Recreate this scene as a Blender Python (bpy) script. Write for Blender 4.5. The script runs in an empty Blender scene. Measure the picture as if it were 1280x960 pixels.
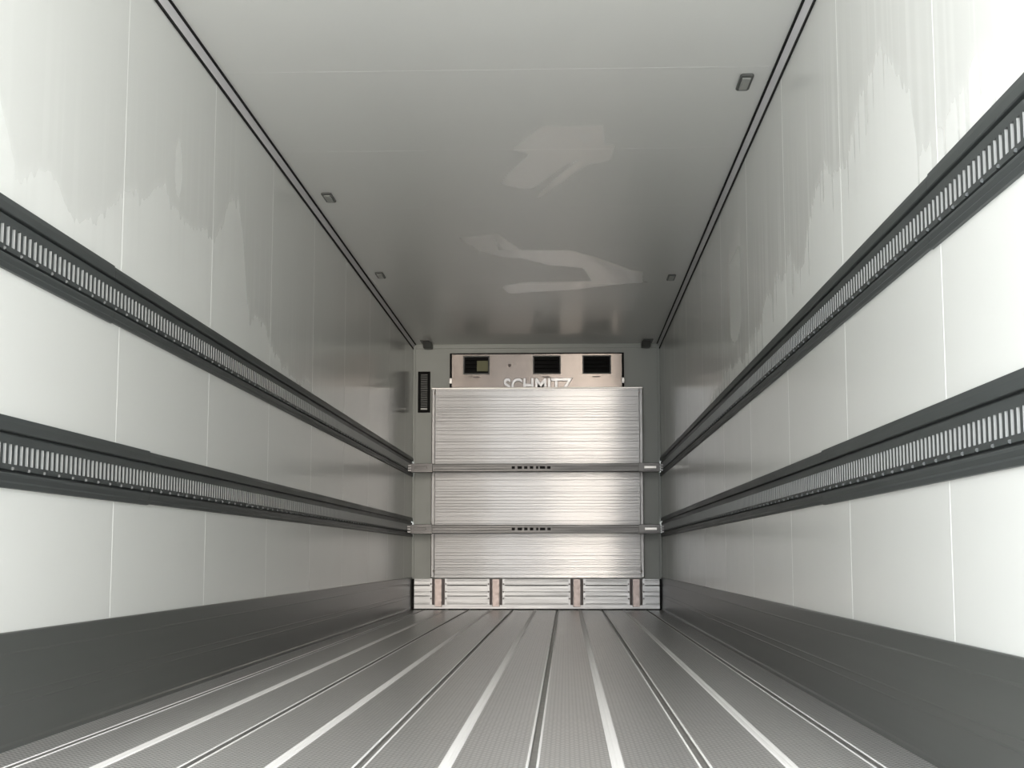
import bpy, math, random
from mathutils import Matrix, Vector, noise

random.seed(4)
C = bpy.context.scene
COL = C.collection

# ------------------------------------------------------------------ camera, light, exposure
XL, XR = -1.524, 0.936          # inner faces of the side walls
Y0, YB = 0.60, 14.085           # rear opening, front wall
ZC = 2.627                      # ceiling
CAM_Z = 0.522

F = 1780.0
th = math.atan(215 / F)
ps = math.atan(68 * math.cos(th) / F)
fw = Vector((-math.sin(ps) * math.cos(th), math.cos(ps) * math.cos(th), math.sin(th)))
rt = Vector((math.cos(ps), math.sin(ps), 0))
up = rt.cross(fw)
cd = bpy.data.cameras.new('camera')
cam = bpy.data.objects.new('camera', cd)
COL.objects.link(cam)
m = Matrix((rt, up, -fw)).transposed().to_4x4()
m.translation = (0, 0, CAM_Z)
cam.matrix_world = m
cd.sensor_width = 36
cd.lens = F / 1280 * 36
cd.clip_start = 0.05
C.camera = cam

C.view_settings.view_transform = 'Standard'
C.view_settings.look = 'None'
C.view_settings.gamma = 1
C.view_settings.use_curve_mapping = False
C.view_settings.exposure = 0.0
C.cycles.max_bounces = 20
C.cycles.diffuse_bounces = 12
C.cycles.glossy_bounces = 10
C.cycles.sample_clamp_indirect = 3
C.cycles.use_adaptive_sampling = False

SKY = 5.6
w = bpy.data.worlds.new('yard_sky')
C.world = w
w.use_nodes = True
NT = w.node_tree


def nd(nt, typ, **kw):
    n = nt.nodes.new(typ)
    for k, v in kw.items():
        setattr(n, k, v)
    return n


def mth(nt, op, a, b=None, c=None, clamp=False):
    n = nt.nodes.new('ShaderNodeMath')
    n.operation = op
    n.use_clamp = clamp
    for i, v in enumerate((a, b, c)):
        if v is None:
            continue
        if isinstance(v, (int, float)):
            n.inputs[i].default_value = v
        else:
            nt.links.new(v, n.inputs[i])
    return n.outputs[0]


def mapr(nt, v, a, b, c=0.0, d=1.0, smooth=True):
    n = nt.nodes.new('ShaderNodeMapRange')
    n.interpolation_type = 'SMOOTHSTEP' if smooth else 'LINEAR'
    nt.links.new(v, n.inputs[0])
    for i, x in enumerate((a, b, c, d)):
        n.inputs[i + 1].default_value = x
    return n.outputs[0]


def mixc(nt, f, a, b):
    n = nt.nodes.new('ShaderNodeMix')
    n.data_type = 'RGBA'
    if isinstance(f, (int, float)):
        n.inputs[0].default_value = f
    else:
        nt.links.new(f, n.inputs[0])
    for i, v in ((6, a), (7, b)):
        if isinstance(v, tuple):
            n.inputs[i].default_value = (*v[:3], 1)
        else:
            nt.links.new(v, n.inputs[i])
    return n.outputs[2]


# overcast sky over a pale yard, brightest low towards one side of the open rear doors
tc = nd(NT, 'ShaderNodeTexCoord')
sx = nd(NT, 'ShaderNodeSeparateXYZ')
NT.links.new(tc.outputs['Generated'], sx.inputs[0])
dx, dy, dz = sx.outputs
az = mth(NT, 'DIVIDE', dx, mth(NT, 'MAXIMUM', mth(NT, 'MULTIPLY', dy, -1.0), 0.001))
horizon = mapr(NT, dz, -0.03, 0.03)
base = mixc(NT, horizon, (1.16, 1.17, 1.17), (1.38, 1.4, 1.42))
base = mixc(NT, mapr(NT, dz, 0.12, 0.45), base, (1.36, 1.43, 1.5))
gap = mth(NT, 'MULTIPLY', mapr(NT, az, -0.0105, -0.0065), mapr(NT, az, 0.10, 0.16, 1.0, 0.0))
gap = mth(NT, 'MULTIPLY', gap, mapr(NT, dz, -0.30, -0.20))
gap = mth(NT, 'MULTIPLY', gap, mapr(NT, dy, -0.5, -0.3, 1.0, 0.0))
skyc = mixc(NT, gap, base, (5.2, 4.7, 4.15))
bg = NT.nodes.get('Background') or nd(NT, 'ShaderNodeBackground')
NT.links.new(skyc, bg.inputs[0])
bg.inputs[1].default_value = SKY

# portal in the open rear doorway: only guides sampling of the sky
pl = bpy.data.lights.new('doorway_portal', 'AREA')
pl.shape = 'RECTANGLE'
pl.size = XR - XL
pl.size_y = ZC
pl.cycles.is_portal = True
po = bpy.data.objects.new('doorway_portal', pl)
po.location = ((XL + XR) / 2, Y0 - 0.02, ZC / 2)
po.rotation_euler = (math.radians(90), 0, 0)
COL.objects.link(po)


# ------------------------------------------------------------------ materials
def new_mat(name, col, rough=0.5, metal=0.0, spec=0.5, var=0.06, scale=30.0, stretch=(1, 1, 1)):
    """Principled material whose roughness wanders a little with a noise"""
    mt = bpy.data.materials.new(name)
    mt.use_nodes = True
    nt = mt.node_tree
    b = nt.nodes['Principled BSDF']
    b.inputs['Base Color'].default_value = (*col, 1)
    b.inputs['Metallic'].default_value = metal
    b.inputs['Specular IOR Level'].default_value = spec
    t = nd(nt, 'ShaderNodeTexCoord')
    mp = nd(nt, 'ShaderNodeMapping')
    mp.inputs['Scale'].default_value = stretch
    nt.links.new(t.outputs['Object'], mp.inputs[0])
    no = nd(nt, 'ShaderNodeTexNoise')
    no.inputs['Scale'].default_value = scale
    nt.links.new(mp.outputs[0], no.inputs['Vector'])
    r = mapr(nt, no.outputs[0], 0.3, 0.7, max(0.02, rough - var), min(1.0, rough + var), smooth=False)
    nt.links.new(r, b.inputs['Roughness'])
    return mt


def lacquer(name, col, rough, film_col, film_rough, spec=0.5, film_spec=0.15):
    """white lacquered sheet; the 'film' attribute marks dusty or wiped areas"""
    mt = new_mat(name, col, rough, 0, spec, 0.012, 3.0)
    nt = mt.node_tree
    b = nt.nodes['Principled BSDF']
    at = nd(nt, 'ShaderNodeAttribute')
    at.attribute_name = 'film'
    fac = at.outputs['Fac']
    nt.links.new(mixc(nt, fac, col, film_col), b.inputs['Base Color'])
    old = b.inputs['Roughness'].links[0].from_socket
    rr = mth(nt, 'ADD', mth(nt, 'MULTIPLY', old, mth(nt, 'SUBTRACT', 1.0, fac)), mth(nt, 'MULTIPLY', fac, film_rough))
    nt.links.new(rr, b.inputs['Roughness'])
    sp = mth(nt, 'ADD', mth(nt, 'MULTIPLY', fac, film_spec - spec), spec)
    nt.links.new(sp, b.inputs['Specular IOR Level'])
    return mt


M = {}
M['wall'] = lacquer('white_lacquered_wall', (0.83, 0.84, 0.815), 0.16, (0.90, 0.91, 0.885), 0.36, spec=0.45, film_spec=0.27)
M['ceiling'] = lacquer('white_lacquered_ceiling', (0.84, 0.85, 0.83), 0.30, (0.97, 0.955, 0.92), 0.14, spec=0.24, film_spec=1.0)
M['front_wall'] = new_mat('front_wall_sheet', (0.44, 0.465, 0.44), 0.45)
M['cove'] = new_mat('cove_aluminium', (0.75, 0.74, 0.76), 0.4, 0.0)
M['gasket'] = new_mat('black_gasket', (0.012, 0.012, 0.012), 0.7, spec=0.2)
M['kick'] = new_mat('dark_kick_sheet', (0.085, 0.089, 0.085), 0.3, 0.0, 0.5, 0.012, 6.0, (1, 0.05, 3))
M['rail'] = new_mat('dark_rail_metal', (0.055, 0.062, 0.062), 0.42, 0.0, 0.4, 0.03, 20.0, (1, 0.1, 1))
M['rail_edge'] = new_mat('bare_cut_metal', (0.40, 0.41, 0.40), 0.5, 0.0)
M['alu'] = new_mat('mill_aluminium', (0.39, 0.39, 0.39), 0.42, 1.0, 0.5, 0.02, 6, (0.15, 1, 10))
M['alu_dull'] = new_mat('dull_aluminium', (0.55, 0.54, 0.52), 0.38, 0.85, 0.5, 0.06, 8, (0.2, 1, 8))
M['beam'] = new_mat('beam_aluminium', (0.095, 0.094, 0.093), 0.42, 0.9, 0.5, 0.06, 8, (0.2, 1, 8))
M['steel'] = new_mat('stainless_sheet', (0.115, 0.103, 0.095), 0.42, 1.0, 0.5, 0.03, 10)
M['plank'] = new_mat('kick_plank_aluminium', (0.38, 0.385, 0.39), 0.42, 0.8, 0.5, 0.05, 8, (0.2, 1, 8))
M['pink'] = new_mat('bracket_steel', (0.44, 0.375, 0.355), 0.45, 0.7)
M['brown'] = new_mat('brown_fittings_and_shade', (0.17, 0.145, 0.14), 0.6)  # brown of small fittings; also painted shade on brackets and letter sides
M['black'] = new_mat('black_plastic', (0.008, 0.008, 0.008), 0.6, spec=0.12)
M['grey_plastic'] = new_mat('grey_plastic', (0.10, 0.105, 0.10), 0.45)
M['lens'] = new_mat('lamp_lens', (0.36, 0.37, 0.35), 0.35)
M['olive'] = new_mat('olive_green', (0.16, 0.16, 0.07), 0.5)
M['white_plastic'] = new_mat('white_plastic', (0.75, 0.75, 0.72), 0.4)
M['frame_steel'] = new_mat('rear_frame_steel', (0.5, 0.5, 0.5), 0.4, 0.8)


def add_rib_bump(mt, freq, strength, dist):
    nt = mt.node_tree
    b = nt.nodes['Principled BSDF']
    t = nd(nt, 'ShaderNodeTexCoord')
    s = nd(nt, 'ShaderNodeSeparateXYZ')
    nt.links.new(t.outputs['Object'], s.inputs[0])
    h = mth(nt, 'SINE', mth(nt, 'MULTIPLY', s.outputs[2], freq))
    bp = nd(nt, 'ShaderNodeBump')
    bp.inputs['Strength'].default_value = strength
    bp.inputs['Distance'].default_value = dist
    nt.links.new(h, bp.inputs['Height'])
    nt.links.new(bp.outputs[0], b.inputs['Normal'])


def brushed(mt, broad, pitch, slope, rough2):
    """rolled sheet metal: a broad dull lobe mixed with fine horizontal ribs that smear reflections up and down only"""
    nt = mt.node_tree
    b = nt.nodes['Principled BSDF']
    out = nt.nodes['Material Output']
    p = nd(nt, 'ShaderNodeBsdfPrincipled')
    p.inputs['Base Color'].default_value = b.inputs['Base Color'].default_value
    p.inputs['Metallic'].default_value = 1.0
    p.inputs['Roughness'].default_value = rough2
    g = nd(nt, 'ShaderNodeNewGeometry')
    s = nd(nt, 'ShaderNodeSeparateXYZ')
    nt.links.new(g.outputs['Position'], s.inputs[0])
    h = mth(nt, 'MULTIPLY', mth(nt, 'SINE', mth(nt, 'MULTIPLY', s.outputs[2], 2 * math.pi / pitch)), slope)
    cv = nd(nt, 'ShaderNodeCombineXYZ')
    nt.links.new(h, cv.inputs[2])
    va = nd(nt, 'ShaderNodeVectorMath', operation='ADD')
    nt.links.new(g.outputs['Normal'], va.inputs[0])
    nt.links.new(cv.outputs[0], va.inputs[1])
    vn = nd(nt, 'ShaderNodeVectorMath', operation='NORMALIZE')
    nt.links.new(va.outputs[0], vn.inputs[0])
    nt.links.new(vn.outputs[0], p.inputs['Normal'])
    mx = nd(nt, 'ShaderNodeMixShader')
    mx.inputs[0].default_value = broad
    nt.links.new(p.outputs[0], mx.inputs[1])
    nt.links.new(b.outputs[0], mx.inputs[2])
    nt.links.new(mx.outputs[0], out.inputs['Surface'])


brushed(M['alu'], 0.42, 0.003, 0.32, 0.09)
brushed(M['steel'], 0.5, 0.003, 0.12, 0.10)


def barley(name, col, rough):
    """aluminium with a raised barley-grain tread: short grains in alternating diagonals"""
    mt = new_mat(name, col, rough, 0.5, 0.5, 0.015, 9)
    nt = mt.node_tree
    b = nt.nodes['Principled BSDF']
    t = nd(nt, 'ShaderNodeTexCoord')
    s = nd(nt, 'ShaderNodeSeparateXYZ')
    nt.links.new(t.outputs['Object'], s.inputs[0])
    x, y, z = s.outputs
    P = 0.026
    u = mth(nt, 'DIVIDE', mth(nt, 'ADD', x, y), P)
    v = mth(nt, 'DIVIDE', mth(nt, 'SUBTRACT', x, y), P)
    par = mth(nt, 'FLOORED_MODULO', mth(nt, 'ADD', mth(nt, 'FLOOR', u), mth(nt, 'FLOOR', v)), 2.0)
    fu = mth(nt, 'SUBTRACT', mth(nt, 'FRACT', u), 0.5)
    fv = mth(nt, 'SUBTRACT', mth(nt, 'FRACT', v), 0.5)

    def ell(a, bb):
        a = mth(nt, 'POWER', mth(nt, 'ABSOLUTE', mth(nt, 'DIVIDE', a, 0.55)), 2.0)
        bb = mth(nt, 'POWER', mth(nt, 'ABSOLUTE', mth(nt, 'DIVIDE', bb, 0.22)), 2.0)
        return mth(nt, 'ADD', a, bb)
    d1, d2 = ell(fu, fv), ell(fv, fu)
    d = mth(nt, 'ADD', mth(nt, 'MULTIPLY', d1, par), mth(nt, 'MULTIPLY', d2, mth(nt, 'SUBTRACT', 1.0, par)))
    h = mapr(nt, d, 1.1, 0.3)
    # the flanks of each grain lean sideways a little
    s1 = mth(nt, 'MULTIPLY', mth(nt, 'SINE', mth(nt, 'MULTIPLY', fv, 2 * math.pi)), par)
    s2 = mth(nt, 'MULTIPLY', mth(nt, 'SINE', mth(nt, 'MULTIPLY', fu, 2 * math.pi)), mth(nt, 'SUBTRACT', 1.0, par))
    cv = nd(nt, 'ShaderNodeCombineXYZ')
    nt.links.new(mth(nt, 'MULTIPLY', mth(nt, 'ADD', s1, s2), 0.03), cv.inputs[0])
    nt.links.new(mth(nt, 'MULTIPLY', mth(nt, 'SUBTRACT', s2, s1), 0.03), cv.inputs[1])
    g = nd(nt, 'ShaderNodeNewGeometry')
    va = nd(nt, 'ShaderNodeVectorMath', operation='ADD')
    nt.links.new(g.outputs['Normal'], va.inputs[0])
    nt.links.new(cv.outputs[0], va.inputs[1])
    vn = nd(nt, 'ShaderNodeVectorMath', operation='NORMALIZE')
    nt.links.new(va.outputs[0], vn.inputs[0])
    nt.links.new(vn.outputs[0], b.inputs['Normal'])
    # tread contrast set in the colour: grain tops brighter than the pits
    nt.links.new(mixc(nt, h, tuple(c * 0.42 for c in col), col), b.inputs['Base Color'])
    return mt


M['floor'] = barley('barley_tread_aluminium', (0.86, 0.845, 0.835), 0.30)
M['strip'] = new_mat('smooth_floor_joint', (0.93, 0.92, 0.92), 0.45, 0.1)
M['groove'] = new_mat('shaded_floor_groove', (0.27, 0.265, 0.255), 0.45, 0.4)  # darker than the tread: gutter shade put into the colour


# ------------------------------------------------------------------ mesh helpers
class MB:
    def __init__(self):
        self.v, self.f, self.m = [], [], []

    def quad(self, a, b, c, d, m=0):
        i = len(self.v)
        self.v += [tuple(a), tuple(b), tuple(c), tuple(d)]
        self.f.append((i, i + 1, i + 2, i + 3))
        self.m.append(m)

    def box(self, x0, x1, y0, y1, z0, z1, m=0):
        i = len(self.v)
        self.v += [(x, y, z) for x in (x0, x1) for y in (y0, y1) for z in (z0, z1)]
        for q in ((0, 1, 3, 2), (4, 6, 7, 5), (0, 4, 5, 1), (2, 3, 7, 6), (0, 2, 6, 4), (1, 5, 7, 3)):
            self.f.append(tuple(i + k for k in q))
            self.m.append(m)

    def prism(self, pts, axis, a, b, m=0, close=True, caps=True, mats=None):
        """2-D outline pts swept along axis from a to b"""
        def P(p, t):
            return {'x': (t, p[0], p[1]), 'y': (p[0], t, p[1]), 'z': (p[0], p[1], t)}[axis]
        i, n = len(self.v), len(pts)
        self.v += [P(p, a) for p in pts] + [P(p, b) for p in pts]
        for k in range(n if close else n - 1):
            l = (k + 1) % n
            self.f.append((i + k, i + l, i + n + l, i + n + k))
            self.m.append(mats[k] if mats else m)
        if close and caps:
            self.f.append(tuple(range(i + n - 1, i - 1, -1)))
            self.f.append(tuple(range(i + n, i + 2 * n)))
            self.m += [m, m]

    def cyl(self, c, r, axis, h, n=12, m=0):
        pts = [(r * math.cos(2 * math.pi * k / n), r * math.sin(2 * math.pi * k / n)) for k in range(n)]
        if axis == 'y':
            self.prism([(c[0] + p[0], c[2] + p[1]) for p in pts], 'y', c[1], c[1] + h, m)
        elif axis == 'x':
            self.prism([(c[1] + p[0], c[2] + p[1]) for p in pts], 'x', c[0], c[0] + h, m)
        else:
            self.prism([(c[0] + p[0], c[1] + p[1]) for p in pts], 'z', c[2], c[2] + h, m)

    def build(self, name, mats, parent=None, bevel=0.0, seg=2, smooth=False, recalc=True):
        import bmesh
        me = bpy.data.meshes.new(name)
        off = parent_world(parent) if parent else Vector((0, 0, 0))
        me.from_pydata([(x - off.x, y - off.y, z - off.z) for x, y, z in self.v], [], self.f)
        for mt in (mats if isinstance(mats, (list, tuple)) else [mats]):
            me.materials.append(mt)
        me.polygons.foreach_set('material_index', self.m)
        if recalc:
            bm = bmesh.new()
            bm.from_mesh(me)
            bmesh.ops.recalc_face_normals(bm, faces=bm.faces)
            bm.to_mesh(me)
            bm.free()
        if smooth:
            me.polygons.foreach_set('use_smooth', [True] * len(me.polygons))
        o = bpy.data.objects.new(name, me)
        COL.objects.link(o)
        if parent:
            o.parent = parent
        if bevel:
            bv = o.modifiers.new('bevel', 'BEVEL')
            bv.width = bevel
            bv.segments = seg
            bv.limit_method = 'ANGLE'
        return o


def parent_world(p):
    v = Vector((0, 0, 0))
    while p:
        v += p.location
        p = p.parent
    return v


def thing(name, label, cat, loc, group=None):
    o = bpy.data.objects.new(name, None)
    o.empty_display_size = 0.1
    COL.objects.link(o)
    o.location = loc
    return tag(o, label, cat, group)


def tag(o, label, cat, group=None):
    o['label'] = label
    o['category'] = cat
    if group:
        o['group'] = group
    return o


def struct(o):
    o['kind'] = 'structure'
    return o


def dup(root, loc, label, mirror=False):
    r = root.copy()
    COL.objects.link(r)
    r.location = loc
    r['label'] = label
    if mirror:
        r.scale = (-1, 1, 1)

    def kids(src, dst):
        for ch in list(src.children):
            c = ch.copy()
            COL.objects.link(c)
            c.parent = dst
            kids(ch, c)
    kids(root, r)
    return r


SEAMS = [3.52 + 1.235 * k for k in range(-2, 9)]
RAILS = (1.394, 0.8035)          # heights of the slotted rails, centre line
RH = 0.0945                      # half their height


# ------------------------------------------------------------------ film and wipe marks
def lerp_poly(pts, x):
    if x <= pts[0][0]:
        return pts[0][1]
    for (a, p), (b, q) in zip(pts, pts[1:]):
        if x <= b:
            return p + (q - p) * (x - a) / max(b - a, 1e-6)
    return pts[-1][1]


def sst(a, b, x):
    t = min(1, max(0, (x - a) / (b - a)))
    return t * t * (3 - 2 * t)


# lower edge of the clean, glossy upper wall over (distance into trailer, height)
EDGE_L = [(0.6, 2.3), (3.4, 2.0), (3.81, 1.56), (4.06, 1.62), (4.19, 1.57), (4.33, 1.54), (4.52, 1.64), (4.72, 1.76), (4.94, 1.78), (5.08, 1.87),
          (5.25, 1.95), (5.33, 1.89), (5.5, 1.82), (5.73, 1.85), (5.99, 1.89), (6.07, 1.93), (6.25, 2.08), (6.45, 2.2), (6.55, 2.04),
          (6.66, 1.76), (6.76, 1.65), (7.12, 1.7), (7.21, 1.6), (7.55, 1.54), (8.19, 1.52), (9.0, 1.40), (14.1, 1.3)]
EDGE_R = [(0.6, 2.4), (2.7, 2.1), (2.99, 1.61), (3.18, 1.64), (3.31, 1.57), (3.58, 1.57), (3.71, 1.57), (3.78, 1.76), (4.11, 2.02), (4.55, 1.9),
          (4.65, 1.82), (4.89, 1.84), (5.05, 1.94), (5.37, 1.81), (5.53, 1.66), (5.67, 1.63), (5.85, 1.79), (5.99, 1.72), (6.44, 1.71),
          (6.84, 1.63), (7.02, 1.58), (7.38, 1.55), (7.8, 1.55), (8.14, 1.59), (8.84, 1.55), (9.5, 1.42), (14.1, 1.3)]


def film_wall(y, z, right):
    if z < 1.45:
        return 0.15
    e = lerp_poly(EDGE_R if right else EDGE_L, y)
    k = 31.0 if right else 3.0
    drip = noise.noise((y * 6, k, 0.5)) * 0.05 + max(0.0, noise.noise((y * 40, k, 1.7))) * (0.045 if right else 0.02)
    f = 1 - sst(e + drip - 0.03, e + drip + 0.06, z)
    # soft runs that go on up into the glossy area, and glossy runs that trickle down from it
    upr = sst(0.05, 0.45, noise.noise((y * 34, k + 9, z * 0.3)))
    f = max(f, (0.5 if right else 0.25) * upr * sst(0.75, 0.05, z - e) * sst(11, 7, y))
    dn = sst(0.08, 0.45, noise.noise((y * 30, k + 21, z * 0.3)))
    f *= 1 - (0.55 if right else 0.35) * dn * sst(0.40, 0.0, e - z)
    if right:
        d = math.hypot((y - 7.78) / 0.27, max(0.0, 1.80 - z) / 0.12)
        if z < 2.32:
            f = max(f, 0.8 * sst(1.1, 0.85, d) * sst(2.32, 2.1, z))
    else:
        d = math.hypot((y - 5.43) / 0.06, (z - 2.04) / 0.13)
        f = max(f, 0.8 * sst(1.1, 0.8, d))
    # blotches
    bl = noise.noise((y * 1.3, z * 1.6, k)) * 0.5 + 0.5
    return min(1.0, max(0.0, f * (0.85 + 0.15 * bl) + 0.10 * (bl - 0.5)))


SMEARS = [  # (weight, outline as (x, y) on the ceiling)
    (0.8, [(-0.27, 7.22), (-0.1, 6.81), (0.06, 6.83), (0.19, 6.82), (0.2, 7.14), (0.26, 7.17), (0.24, 7.44), (0.16, 7.52), (0.12, 7.48),
           (0.06, 7.43), (-0.04, 7.64), (-0.18, 8.01), (-0.26, 8.01), (-0.36, 7.91), (-0.3, 7.66), (-0.18, 7.32)]),
    (1.0, [(0.09, 7.4), (0.13, 7.48), (-0.15, 8.23), (-0.16, 8.19), (-0.03, 7.75)]),
    (0.45, [(-0.71, 9.28), (-0.44, 9.17), (-0.41, 9.29), (-0.31, 9.69), (-0.30, 9.96), (-0.43, 9.93), (-0.59, 9.73)]),
    (0.85, [(-0.36, 9.50), (-0.31, 9.69), (0.04, 9.71), (0.19, 9.9), (0.48, 10.39), (0.58, 10.48), (0.59, 10.89), (0.34, 11.01), (0.07, 11.17),
            (-0.25, 11.26), (-0.45, 11.33), (-0.5, 11.02), (-0.31, 10.86), (0.21, 10.84), (0.14, 10.32), (-0.04, 10.22), (-0.11, 10.22), (-0.3, 9.96), (-0.36, 9.8)]),
]
HOLES = [(0.6, [(0.07, 6.97), (0.13, 6.94), (0.14, 7.08), (0.09, 7.12)]),
         (0.7, [(-0.49, 9.31), (-0.46, 9.31), (-0.42, 9.69), (-0.46, 9.69)]),
         (0.7, [(0.09, 9.76), (0.12, 9.79), (0.39, 10.36), (0.34, 10.39)])]


def inside_dist(poly, x, y):
    """signed distance, + inside; y is squeezed so edges look soft the same way both ways"""
    ins = False
    best = 1e9
    s = 0.35
    n = len(poly)
    for i in range(n):
        x1, y1 = poly[i]
        x2, y2 = poly[(i + 1) % n]
        if (y1 > y) != (y2 > y) and x < (x2 - x1) * (y - y1) / (y2 - y1) + x1:
            ins = not ins
        ax, ay, bx, by, px, py = x1, y1 * s, x2, y2 * s, x, y * s
        l2 = (bx - ax) ** 2 + (by - ay) ** 2
        t = max(0, min(1, ((px - ax) * (bx - ax) + (py - ay) * (by - ay)) / l2))
        best = min(best, math.hypot(px - ax - t * (bx - ax), py - ay - t * (by - ay)))
    return best if ins else -best


def film_ceiling(x, y):
    f = 0.06 + 0.08 * noise.noise((x * 1.5, y * 0.8, 4.0))
    if -0.85 < x < 0.75 and 6.7 < y < 11.4:
        for wgt, p in SMEARS:
            f = max(f, wgt * sst(-0.012, 0.016, inside_dist(p, x, y)) * (0.9 + 0.2 * noise.noise((x * 9, y * 3, 8))))
        for wgt, p in HOLES:
            f *= 1 - wgt * sst(-0.012, 0.012, inside_dist(p, x, y))
    return min(1, max(0, f))


def grid_sheet(name, us, vs, place, film, mat):
    """a sheet over us (along the trailer) x vs; vs may hold None to leave a gap"""
    verts, faces, att = [], [], []
    idx = {}
    for i, (u, dep) in enumerate(us):
        for j, v in enumerate(vs):
            if v is None:
                continue
            idx[i, j] = len(verts)
            verts.append(place(u, v, dep))
            att.append(film(u, v))
    for i in range(len(us) - 1):
        for j in range(len(vs) - 1):
            if vs[j] is None or vs[j + 1] is None:
                continue
            faces.append((idx[i, j], idx[i + 1, j], idx[i + 1, j + 1], idx[i, j + 1]))
    me = bpy.data.meshes.new(name)
    me.from_pydata(verts, [], faces)
    me.materials.append(mat)
    a = me.attributes.new('film', 'FLOAT', 'POINT')
    a.data.foreach_set('value', att)
    o = bpy.data.objects.new(name, me)
    COL.objects.link(o)
    return struct(o)


def stations(step, fine=None, y1=YB, dep=0.0013, half=0.005):
    ys = []
    y = Y0
    while y < y1:
        ys.append(y)
        y += step if not fine or not (fine[0] < y < fine[1]) else fine[2]
    ys.append(y1)
    out = [(y, 0.0) for y in ys if not any(abs(y - s) < half * 1.6 for s in SEAMS)]
    for s in SEAMS:
        if Y0 + 0.05 < s < y1 - 0.05:
            out += [(s - half, 0.0), (s - half * 0.3, -dep), (s + half * 0.3, -dep), (s + half, 0.0)]
    return sorted(out)


def frange(a, b, n):
    return [a + (b - a) * k / n for k in range(n + 1)]


# ------------------------------------------------------------------ the trailer body
KICK = 0.316
zs = [0.0, KICK, RAILS[1] - RH + 0.004, None, RAILS[1] + RH - 0.004, RAILS[0] - RH + 0.004, None] + frange(RAILS[0] + RH - 0.004, 2.62, 48)
ys = stations(0.05, (2.6, 9.6, 0.012))
grid_sheet('wall_left', ys, zs, lambda y, z, d: (XL + d, y, z), lambda y, z: film_wall(y, z, False), M['wall'])
grid_sheet('wall_right', ys, zs, lambda y, z, d: (XR - d, y, z), lambda y, z: film_wall(y, z, True), M['wall'])
grid_sheet('ceiling', stations(0.1, (6.7, 11.4, 0.02), dep=0.0008), frange(XL, -0.85, 6)[:-1] + frange(-0.85, 0.75, 130) + frange(0.75, XR, 4)[1:],
           lambda y, x, d: (x, y, ZC - d), film_ceiling and (lambda y, x: film_ceiling(x, y)), M['ceiling'])

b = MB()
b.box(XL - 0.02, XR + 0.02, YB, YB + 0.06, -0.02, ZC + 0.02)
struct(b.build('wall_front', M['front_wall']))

# floor: tread planks, smooth welded joints (raised) and narrow gutters, one section swept along the trailer
BRIGHT = [-1.169 + 0.432 * k for k in range(5)]
DARK = [-1.387 + 0.433 * k for k in range(6)]
sec, mi = [(XL, 0.0)], []


def go(x, z, m):
    sec.append((x, z))
    mi.append(m)


ev = sorted([(x, 1) for x in BRIGHT] + [(x, 2) for x in DARK])
for x, k in ev:
    if k == 1:
        h = 0.0165
        go(x - h, 0.0, 0); go(x - h + 0.004, 0.0028, 1); go(x - 0.005, 0.0030, 1); go(x, 0.0022, 1)
        go(x + 0.005, 0.0030, 1); go(x + h - 0.004, 0.0028, 1); go(x + h, 0.0, 1)
    else:
        h = 0.0165
        go(x - h, 0.0, 0); go(x - h + 0.004, 0.0018, 1); go(x - h + 0.007, -0.0005, 1); go(x - h + 0.009, -0.008, 2)
        go(x + h - 0.009, -0.008, 2); go(x + h - 0.007, -0.0005, 2); go(x + h - 0.004, 0.0018, 1); go(x + h, 0.0, 1)
go(XR, 0.0, 0)
b = MB()
b.prism(sec, 'y', Y0, YB, close=False, mats=mi)
fl = b.build('floor', [M['floor'], M['strip'], M['groove']], recalc=False)
if fl.data.polygons[0].normal.z < 0:
    fl.data.flip_normals()
struct(fl)

# kick sheets along the foot of both side walls, with faint rolled beads and a rounded foot
for side, x, s in (('left', XL, 1), ('right', XR, -1)):
    b = MB()
    pr = [(0, 0.0), (0.016, 0.0), (0.016, 0.012), (0.011, 0.018), (0.010, 0.030), (0.010, 0.055), (0.010, 0.118), (0.0112, 0.122), (0.010, 0.126),
          (0.010, 0.145), (0.0112, 0.149), (0.010, 0.153), (0.010, 0.255), (0.011, 0.259), (0.010, 0.263), (0.010, KICK - 0.003), (0.007, KICK), (0, KICK)]
    b.prism([(x + s * p[0], p[1]) for p in pr], 'y', Y0, YB - 0.001)
    struct(b.build('baseboard_' + side, M['kick']))

# light cove strips between side walls and ceiling, a black gasket on either edge
for n, x, s, zw in ((1, XL, 1, 2.588), (2, XR, -1, 2.582)):
    b = MB()
    b.prism([(x + s * p[0], p[1]) for p in ((0.0, ZC), (0.0, zw), (0.004, zw), (0.010, zw + 0.016), (0.020, ZC - 0.004), (0.020, ZC))], 'y', Y0, YB - 0.001)
    t = struct(b.build('trim_%d' % n, M['cove']))
    for (p0, p1, q0, q1) in ((0.0, 0.006, zw - 0.012, zw), (0.019, 0.029, ZC - 0.006, ZC)):
        g = MB()
        g.box(min(x + s * p0, x + s * p1), max(x + s * p0, x + s * p1), Y0, YB - 0.002, q0, q1)
        g.build('gasket', M['gasket'], t)['label'] = 'black rubber gasket'

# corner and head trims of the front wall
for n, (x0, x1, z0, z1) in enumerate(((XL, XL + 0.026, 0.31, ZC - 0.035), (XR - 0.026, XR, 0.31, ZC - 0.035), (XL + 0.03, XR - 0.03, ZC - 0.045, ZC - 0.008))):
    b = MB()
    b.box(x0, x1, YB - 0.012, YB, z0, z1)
    struct(b.build('trim_%d' % (n + 3), M['front_wall'], bevel=0.004))

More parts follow.
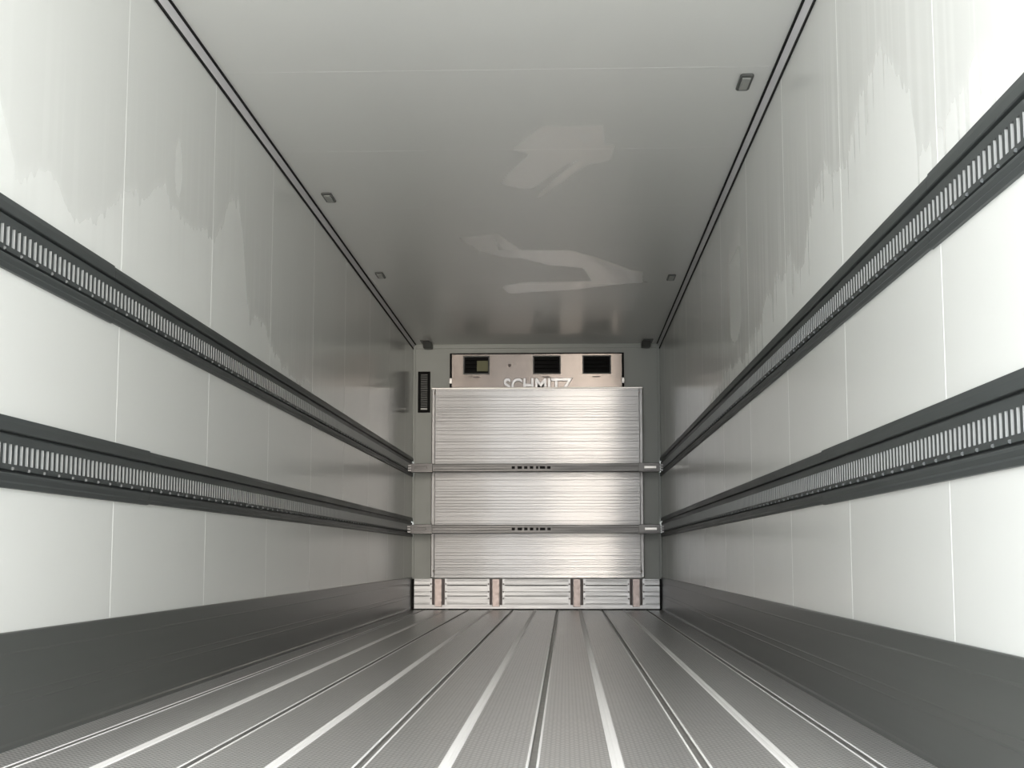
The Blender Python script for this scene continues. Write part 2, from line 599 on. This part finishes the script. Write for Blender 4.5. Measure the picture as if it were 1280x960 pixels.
# steel rear door frame around the opening
b = MB()
for (x0, x1, z0, z1) in ((XL - 0.07, XL, -0.12, ZC + 0.09), (XR, XR + 0.07, -0.12, ZC + 0.09), (XL, XR, ZC, ZC + 0.09), (XL, XR, -0.12, -0.01)):
    b.box(x0, x1, Y0 - 0.05, Y0 + 0.02, z0, z1)
struct(b.build('trim_6', M['frame_steel']))

# ------------------------------------------------------------------ slotted lashing rails
def lashing_rail(side, zc, joint, label):
    x, s = (XL, 1) if side == 'left' else (XR, -1)
    root = thing('lashing_rail', label, 'rail', (x, YB - 0.7, zc), 'slotted lashing rails along the side walls')
    ytop = YB - 0.02

    def prof(e):
        return [(-0.03, RH), (0.0, RH + e), (0.009, RH - 0.001 + e), (0.012, RH - 0.014), (0.0125, 0.058), (0.010, 0.0555), (-0.004, 0.055), (-0.004, 0.048), (-0.016, 0.049), (-0.016, 0.0565), (-0.03, 0.0565)]

    def prof_low(e):
        return [(-0.03, -RH), (0.0, -RH - e), (0.009, -RH + 0.001 - e), (0.013, -RH + 0.010), (0.009, -RH + 0.016), (0.013, -0.066), (0.0125, -0.060), (0.010, -0.0565), (-0.004, -0.056), (-0.004, -0.049), (-0.016, -0.049), (-0.016, -0.0565), (-0.03, -0.0565)]
    for (a, c, e) in ((Y0, joint - 0.001, 0.004), (joint + 0.001, ytop, 0.0)):
        b = MB()
        for pf in (prof(e), prof_low(e)):
            b.prism([(x + s * p[0], zc + p[1]) for p in pf], 'y', a, c)
        b.build('rail_section', M['rail'], root)
    # slot strip: sloped edges, webs, and real slots with bare cut sides
    b = MB()
    D, DH = 0.007, -0.014
    st, sb = 0.023, -0.032

    def P(d, y, z):
        return (x + s * d, y, zc + z)
    for (d0, z0, d1, z1) in ((-0.006, 0.049, D, 0.047), (D, 0.047, D, st), (D, sb, D, -0.047), (D, -0.047, -0.006, -0.050)):
        b.quad(P(d0, Y0, z0), P(d1, Y0, z1), P(d1, ytop, z1), P(d0, ytop, z0), 0)
    pit, wid = 0.040, 0.021
    y = Y0
    k = 0
    while y < ytop - pit:
        y1 = y + pit - wid
        y2 = y + pit
        b.quad(P(D, y, st), P(D, y1, st), P(D, y1, sb), P(D, y, sb), 0)
        b.quad(P(D, y2, st), P(D, y2, sb), P(DH, y2, sb), P(DH, y2, st), 1)      # end of slot that faces the doors
        b.quad(P(D, y1, st), P(D, y1, sb), P(DH, y1, sb), P(DH, y1, st), 1)
        b.quad(P(D, y1, st), P(D, y2, st), P(DH, y2, st), P(DH, y1, st), 0)
        b.quad(P(D, y1, sb), P(D, y2, sb), P(DH, y2, sb), P(DH, y1, sb), 0)
        b.quad(P(DH, y1, st), P(DH, y2, st), P(DH, y2, sb), P(DH, y1, sb), 2)
        if k % 3 == 0:
            yy, zz = y + 0.01, -0.043
            for q in (((D, yy - .006, zz + .004), (D, yy + .006, zz + .004), (D + .006, yy + .004, zz + .002), (D + .006, yy - .004, zz + .002)),
                      ((D + .006, yy - .004, zz + .002), (D + .006, yy + .004, zz + .002), (D + .006, yy + .004, zz - .004), (D + .006, yy - .004, zz - .004)),
                      ((D, yy - .006, zz - .006), (D, yy - .006, zz + .004), (D + .006, yy - .004, zz + .002), (D + .006, yy - .004, zz - .004)),
                      ((D, yy + .006, zz - .006), (D, yy + .006, zz + .004), (D + .006, yy + .004, zz + .002), (D + .006, yy + .004, zz - .004)),
                      ((D, yy - .006, zz - .006), (D, yy + .006, zz - .006), (D + .006, yy + .004, zz - .004), (D + .006, yy - .004, zz - .004))):
                b.quad(*[P(*p) for p in q], 0)
        y = y2
        k += 1
    b.quad(P(D, y, st), P(D, ytop, st), P(D, ytop, sb), P(D, y, sb), 0)
    b.build('slot_strip', [M['rail'], M['rail_edge'], M['black']], root, recalc=False)['label'] = 'slotted strip with bare metal slot edges'
    return root


lashing_rail('left', RAILS[0], 4.66, 'dark grey slotted lashing rail, upper of the two on the left wall')
lashing_rail('left', RAILS[1], 5.13, 'dark grey slotted lashing rail, lower of the two on the left wall')
lashing_rail('right', RAILS[0], 3.59, 'dark grey slotted lashing rail, upper of the two on the right wall')
lashing_rail('right', RAILS[1], 5.20, 'dark grey slotted lashing rail, lower of the two on the right wall')

# ------------------------------------------------------------------ cooling unit on the front wall
YE = 14.0
unit = thing('cooling_unit', 'brushed metal cooling unit with three dark fan openings high on the front wall', 'cooling unit', (-0.286, YB, 1.95))
ex0, ex1, ez0, ez1 = -1.128, 0.556, 2.10, 2.511
OPEN = [(-1.016, -0.753), (-0.324, -0.047), (0.167, 0.451)]
oz0, oz1 = 2.310, 2.497
b = MB()
xs = [ex0] + [q for o in OPEN for q in o] + [ex1]
b.box(ex0, ex1, YE, YE + 0.012, ez0, oz0)
b.box(ex0, ex1, YE, YE + 0.012, oz1, ez1)
for k in range(0, len(xs), 2):
    b.box(xs[k], xs[k + 1], YE, YE + 0.012, oz0, oz1)
b.build('front_panel', M['steel'], unit)
b = MB()
b.box(ex0 - 0.022, ex0, YE + 0.01, YB - 0.001, ez0, ez1)
b.box(ex1, ex1 + 0.022, YE + 0.01, YB - 0.001, ez0, ez1)
b.box(ex0 - 0.022, ex1 + 0.022, YE + 0.005, YB - 0.001, ez1, ez1 + 0.014)  # black edges stand for the shadow gap around the unit
b.build('casing', M['black'], unit)['label'] = 'black casing edge painted as a shadow gap'
for i, (a, c) in enumerate(OPEN):
    fr = MB()
    t = 0.012
    fr.box(a, a + t, YE - 0.008, YE + 0.02, oz0, oz1)
    fr.box(c - t, c, YE - 0.008, YE + 0.02, oz0, oz1)
    fr.box(a + t, c - t, YE - 0.008, YE + 0.02, oz0, oz0 + t)
    fr.box(a + t, c - t, YE - 0.008, YE + 0.02, oz1 - t, oz1)
    f = fr.build('fan_opening', M['grey_plastic'], unit)
    f['label'] = 'dark rectangular fan opening'
    k = MB()
    k.box(a, c, YE + 0.06, YE + 0.07, oz0, oz1)
    k.box(a, a + 0.002, YE + 0.012, YE + 0.06, oz0, oz1)
    k.box(c - 0.002, c, YE + 0.012, YE + 0.06, oz0, oz1)
    k.box(a, c, YE + 0.012, YE + 0.06, oz1 - 0.002, oz1)
    k.box(a, c, YE + 0.012, YE + 0.06, oz0, oz0 + 0.002)
    k.build('fan_duct', M['black'], f)
    k = MB()
    for zz in (0.055, 0.095, 0.135):
        k.prism([(YE + 0.022, oz0 + zz), (YE + 0.040, oz0 + zz + 0.010), (YE + 0.040, oz0 + zz + 0.014), (YE + 0.022, oz0 + zz + 0.004)], 'x', a + 0.02, c - 0.02)
    k.build('louvre_slats', M['black'], f)
    if i == 0:
        k = MB()
        k.box(a + 0.135, a + 0.245, YE + 0.016, YE + 0.021, oz0 + 0.035, oz0 + 0.14)  # olive rectangle inside the first fan opening
        k.build('olive_rectangle', M['olive'], f)
    k = MB()
    k.box((a + c) / 2 - 0.045, (a + c) / 2 + 0.035, YE - 0.004, YE + 0.001, oz0 - 0.032, oz0 - 0.022)
    k.build('latch', M['brown'], unit)['label'] = 'small dark latch under a fan opening'
b = MB()
b.cyl((-0.555, YE - 0.006, 2.400), 0.016, 'y', 0.010)
b.build('sensor_button', M['brown'], unit)['label'] = 'small dark round button'
for xx in (ex0 - 0.012, ex1 + 0.012):
    b = MB()
    b.box(xx - 0.014, xx + 0.014, YE - 0.004, YE + 0.012, 2.22, 2.275)
    b.build('side_latch', M['alu_dull'], unit, bevel=0.003)
# pressed lettering, its lower half behind the panel
cu = bpy.data.curves.new('lettering', 'FONT')
cu.body = 'SCHMITZ'
cu.size = 0.185
cu.extrude = 0.004
cu.bevel_depth = 0.005
cu.offset = 0.004
cu.align_x = 'CENTER'
tmp = bpy.data.objects.new('tmp_text', cu)
COL.objects.link(tmp)
dg = bpy.context.evaluated_depsgraph_get()
me = bpy.data.meshes.new_from_object(tmp.evaluated_get(dg))
bpy.data.objects.remove(tmp)
wx = max(v.co.x for v in me.vertices) - min(v.co.x for v in me.vertices)
for v in me.vertices:
    v.co = Vector((v.co.x * 0.69 / wx, -v.co.z, v.co.y))
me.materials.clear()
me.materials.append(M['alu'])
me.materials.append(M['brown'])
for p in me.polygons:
    p.material_index = 0 if abs(p.normal.z if False else p.normal.y) > 0.95 else 1  # sides and bevels painted brown as a shadow outline
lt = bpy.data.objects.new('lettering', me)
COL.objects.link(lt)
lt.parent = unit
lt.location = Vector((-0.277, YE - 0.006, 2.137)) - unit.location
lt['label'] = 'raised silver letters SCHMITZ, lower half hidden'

# ------------------------------------------------------------------ ribbed bulkhead panel
YP = 13.95
px0, px1, pz0, pz1 = -1.322, 0.755, 0.312, 2.162
panel = thing('bulkhead_panel', 'large ribbed aluminium bulkhead panel standing before the front wall', 'panel', ((px0 + px1) / 2, YP + 0.02, pz0))
b = MB()
out = []
z = pz0 + 0.004
k = 0
rr = random.Random(7)
while z < pz1 - 0.012:
    step = rr.choice((0.020, 0.026, 0.032, 0.042))
    dep = rr.choice((0.0, 0.0005, 0.001, 0.002))
    out += [(YP + dep, z), (YP + dep, z + step - 0.006), (YP + dep + 0.0012, z + step - 0.004), (YP + dep + 0.0012, z + step - 0.002)]
    z += step
out = [(YP, pz0)] + [q for q in out if q[1] < pz1 - 0.004] + [(YP, pz1 - 0.002)]
b.prism(out + [(YP + 0.024, pz1 - 0.002), (YP + 0.024, pz0)], 'x', px0 + 0.03, px1 - 0.03)
b.build('ribbed_sheet', M['alu'], panel)
for x0, x1 in ((px0, px0 + 0.036), (px1 - 0.036, px1)):
    b = MB()
    b.box(x0, x1, YP - 0.006, YP + 0.026, pz0, pz1)
    b.build('edge_profile', M['alu'], panel, bevel=0.006)
b = MB()
b.box(px0 - 0.004, px1 + 0.004, YP - 0.004, YP + 0.026, pz1 - 0.004, pz1 + 0.012)
b.build('top_profile', M['alu_dull'], panel, bevel=0.003)
for x in (px0 + 0.03, px1 - 0.03):
    for zz in (pz0 + 0.065, pz1 - 0.045):
        b = MB()
        b.cyl((x, YP - 0.011, zz), 0.011, 'y', 0.006, 10)
        b.build('rivet', M['brown'], panel)

# front kick plank under the panel, with four guide brackets
plank = thing('kick_plank', 'pale ribbed aluminium kick plank across the foot of the front wall', 'kick plank', ((XL + XR) / 2, 14.06, 0.012))
b = MB()
YK = 14.03
pts = [(YB - 0.002, 0.012), (YK, 0.012)]
for z0 in (0.012, 0.085, 0.125, 0.190, 0.235):
    pts += [(YK, z0 + 0.004), (YK, z0 + 0.040), (YK + 0.0012, z0 + 0.044), (YK + 0.0012, z0 + 0.050), (YK, z0 + 0.054)]
pts = sorted(set(pts[2:]), key=lambda p: p[1])
pts = [p for p in pts if p[1] < 0.296]
b.prism([(YB - 0.002, 0.012), (YK, 0.012)] + pts + [(YK, 0.298), (YB - 0.002, 0.298)], 'x', XL + 0.034, XR - 0.032)
b.build('plank', M['plank'], plank)
b = MB()
b.box(XL + 0.018, XR - 0.018, YK + 0.0025, YB - 0.016, 0.0005, 0.0115)  # black fill stands for the dark gaps below and beside the plank
b.box(XL + 0.0145, XL + 0.033, YK + 0.002, YB - 0.016, 0.013, 0.30)
b.box(XR - 0.031, XR - 0.0145, YK + 0.002, YB - 0.016, 0.013, 0.30)
b.build('dark_gap_fill', M['black'], plank)['label'] = 'black filler painted as the dark gaps around the plank'

BR = [(-1.252, 'pinkish steel guide bracket at the left end of the front kick plank'),
      (-0.689, 'pinkish steel guide bracket on the kick plank, second from the left'),
      (0.100, 'pinkish steel guide bracket on the kick plank, third from the left'),
      (0.676, 'pinkish steel guide bracket at the right end of the front kick plank')]
br = thing('guide_bracket', BR[0][1], 'bracket', (BR[0][0], YK, 0.045), 'guide brackets on the front kick plank')
cx = BR[0][0]
b = MB()
b.prism([(cx - 0.036, YK), (cx - 0.033, YK - 0.030), (cx + 0.033, YK - 0.030), (cx + 0.036, YK)], 'z', 0.032, 0.300)
b.build('centre_plate', M['pink'], br, bevel=0.002)
for s in (-1, 1):
    b = MB()
    b.box(min(cx + s * 0.038, cx + s * 0.062), max(cx + s * 0.038, cx + s * 0.062), YK - 0.010, YK + 0.002, 0.048, 0.299)  # dark strip stands for the shaded recess beside the plate
    b.build('recess_shade_strip', M['brown'], br)['label'] = 'dark strip painted as a shaded recess'
    b = MB()
    b.box(min(cx + s * 0.063, cx + s * 0.086), max(cx + s * 0.063, cx + s * 0.086), YK - 0.004, YK + 0.002, 0.040, 0.302)
    fl_ = b.build('flange', M['plank'], br)
    for zz in (0.110, 0.175, 0.250):
        b = MB()
        b.cyl((cx + s * 0.073, YK - 0.010, zz), 0.008, 'y', 0.008, 8)
        b.build('bolt', M['brown'], fl_)
for x, lab in BR[1:]:
    dup(br, (x, YK, 0.045), lab)

# ------------------------------------------------------------------ load beams in front of the panel
def load_beam(z0, z1, label):
    yb = 13.56
    root = thing('load_beam', label, 'beam', ((XL + XR) / 2, yb, z0), 'load beams across the trailer')
    a, c = XL + 0.05, XR - 0.05
    zm = (z0 + z1) / 2
    b = MB()
    pf = [(yb, z0 + 0.006), (yb, z0 + 0.024), (yb + 0.003, z0 + 0.027), (yb + 0.003, z1 - 0.027), (yb, z1 - 0.024), (yb, z1 - 0.006), (yb + 0.006, z1), (yb + 0.040, z1), (yb + 0.040, z0), (yb + 0.006, z0)]
    b.prism(pf, 'x', a, c)
    b.build('beam_body', M['beam'], root)
    for s, xe, xw in ((1, a, XL), (-1, c, XR)):
        b = MB()
        lo, hi = sorted((xe - s * 0.004, xe + s * 0.20))
        b.box(lo, hi, yb - 0.006, yb + 0.044, z0 - 0.004, z1 + 0.004)
        e = b.build('end_sleeve', M['beam'], root, bevel=0.003)
        b = MB()
        lo, hi = sorted((xw + s * 0.014, xe + s * 0.02))
        for zz in (z0 + 0.016, zm, z1 - 0.016):
            b.box(lo, hi, yb + 0.006, yb + 0.03, zz - 0.008, zz + 0.008)
        b.build('locking_tongue', M['alu'], e)
        b = MB()
        lo, hi = sorted((xe + s * 0.03, xe + s * 0.145))
        b.box(lo, hi, yb - 0.010, yb - 0.005, zm - 0.010, zm + 0.014)
        b.build('release_lever', M['alu_dull'] if s < 0 else M['beam'], e, bevel=0.003)
    # row of dark stamped windows in the middle
    x = -0.517
    b = MB()
    b.box(-0.525, -0.135, yb - 0.002, yb + 0.002, zm - 0.024, zm + 0.028)
    pl_ = b.build('stamped_plate', M['beam'], root)
    for x0, x1 in ((0.000, 0.030), (0.055, 0.098), (0.118, 0.150), (0.172, 0.205), (0.232, 0.252), (0.268, 0.318), (0.338, 0.370)):
        b = MB()
        b.box(x + x0, x + x1, yb - 0.003, yb + 0.001, zm - 0.012, zm + 0.014)
        b.build('slot', M['black'], pl_)
    return root


load_beam(1.318, 1.397, 'dull aluminium load beam across the front, upper of the two')
load_beam(0.735, 0.815, 'dull aluminium load beam across the front, lower of the two')

# ------------------------------------------------------------------ small fittings
vent = thing('wall_vent', 'narrow upright black framed grille on the front wall left of the panel', 'vent', (-1.41, YB, 1.94))
gx0, gx1, gz0, gz1 = -1.471, -1.350, 1.940, 2.350
b = MB()
t = 0.026
b.box(gx0, gx0 + t, YB - 0.035, YB - 0.002, gz0, gz1)
b.box(gx1 - t, gx1, YB - 0.035, YB - 0.002, gz0, gz1)
b.box(gx0 + t, gx1 - t, YB - 0.035, YB - 0.002, gz0, gz0 + t)
b.box(gx0 + t, gx1 - t, YB - 0.035, YB - 0.002, gz1 - t, gz1)
b.build('frame', M['black'], vent, bevel=0.003)
b = MB()
b.box(gx0 + t, gx1 - t, YB - 0.014, YB - 0.004, gz0 + t, gz1 - t)
for k in range(15):
    zz = gz0 + t + 0.02 + k * 0.0225
    b.prism([(YB - 0.014, zz), (YB - 0.024, zz + 0.004), (YB - 0.014, zz + 0.012)], 'x', gx0 + t, gx1 - t)
b.build('grille', M['grey_plastic'], vent)['label'] = 'grey grille'
b = MB()
b.box(gx0 + t + 0.002, gx1 - t - 0.002, YB - 0.030, YB - 0.014, gz0 + t + 0.002, gz0 + t + 0.016)
b.build('label_plate', M['white_plastic'], vent)['label'] = 'small white plate'

# lamps on the ceiling
LX = [(-1.392, 8.165, 'small grey ceiling lamp near the left wall, nearer of the two on that side'),
      (-1.392, 10.515, 'small grey ceiling lamp near the left wall, farther of the two on that side'),
      (0.805, 6.185, 'small grey ceiling lamp near the right wall, nearer of the two on that side'),
      (0.805, 10.68, 'small grey ceiling lamp near the right wall, farther of the two on that side')]
lx, ly, lab = LX[0]
lamp = thing('ceiling_lamp', lab, 'lamp', (lx, ly, ZC), 'lamps along the ceiling')
b = MB()
b.prism([(lx - 0.030, ly - 0.090), (lx - 0.022, ly - 0.105), (lx + 0.022, ly - 0.105), (lx + 0.030, ly - 0.090), (lx + 0.030, ly + 0.090), (lx + 0.022, ly + 0.105), (lx - 0.022, ly + 0.105), (lx - 0.030, ly + 0.090)], 'z', ZC - 0.010, ZC - 0.0005)
b.build('lamp_base', M['grey_plastic'], lamp, bevel=0.002)
b = MB()
b.box(lx - 0.019, lx + 0.019, ly - 0.075, ly + 0.078, ZC - 0.016, ZC - 0.009)
b.build('lens', M['lens'], lamp, bevel=0.004)['label'] = 'pale grey lens'
for x, y, lab in LX[1:]:
    dup(lamp, (x, y, ZC), lab)

# dark fittings in the two upper front corners
hx = -1.372
hk = thing('corner_fitting', 'small dark fitting under the ceiling in the upper left front corner', 'fitting', (hx, 13.95, ZC), 'dark fittings in the upper front corners')
b = MB()
b.box(hx - 0.055, hx + 0.040, 13.78, 14.02, ZC - 0.008, ZC - 0.0005)
b.build('mounting_plate', M['grey_plastic'], hk)
b = MB()
b.prism([(13.84, ZC - 0.008), (13.90, ZC - 0.062), (14.00, ZC - 0.062), (14.03, ZC - 0.008)], 'x', hx - 0.036, hx + 0.052)
b.build('housing', M['grey_plastic'], hk, bevel=0.008)
dup(hk, (0.802, 13.95, ZC), 'small dark fitting under the ceiling in the upper right front corner', mirror=True)
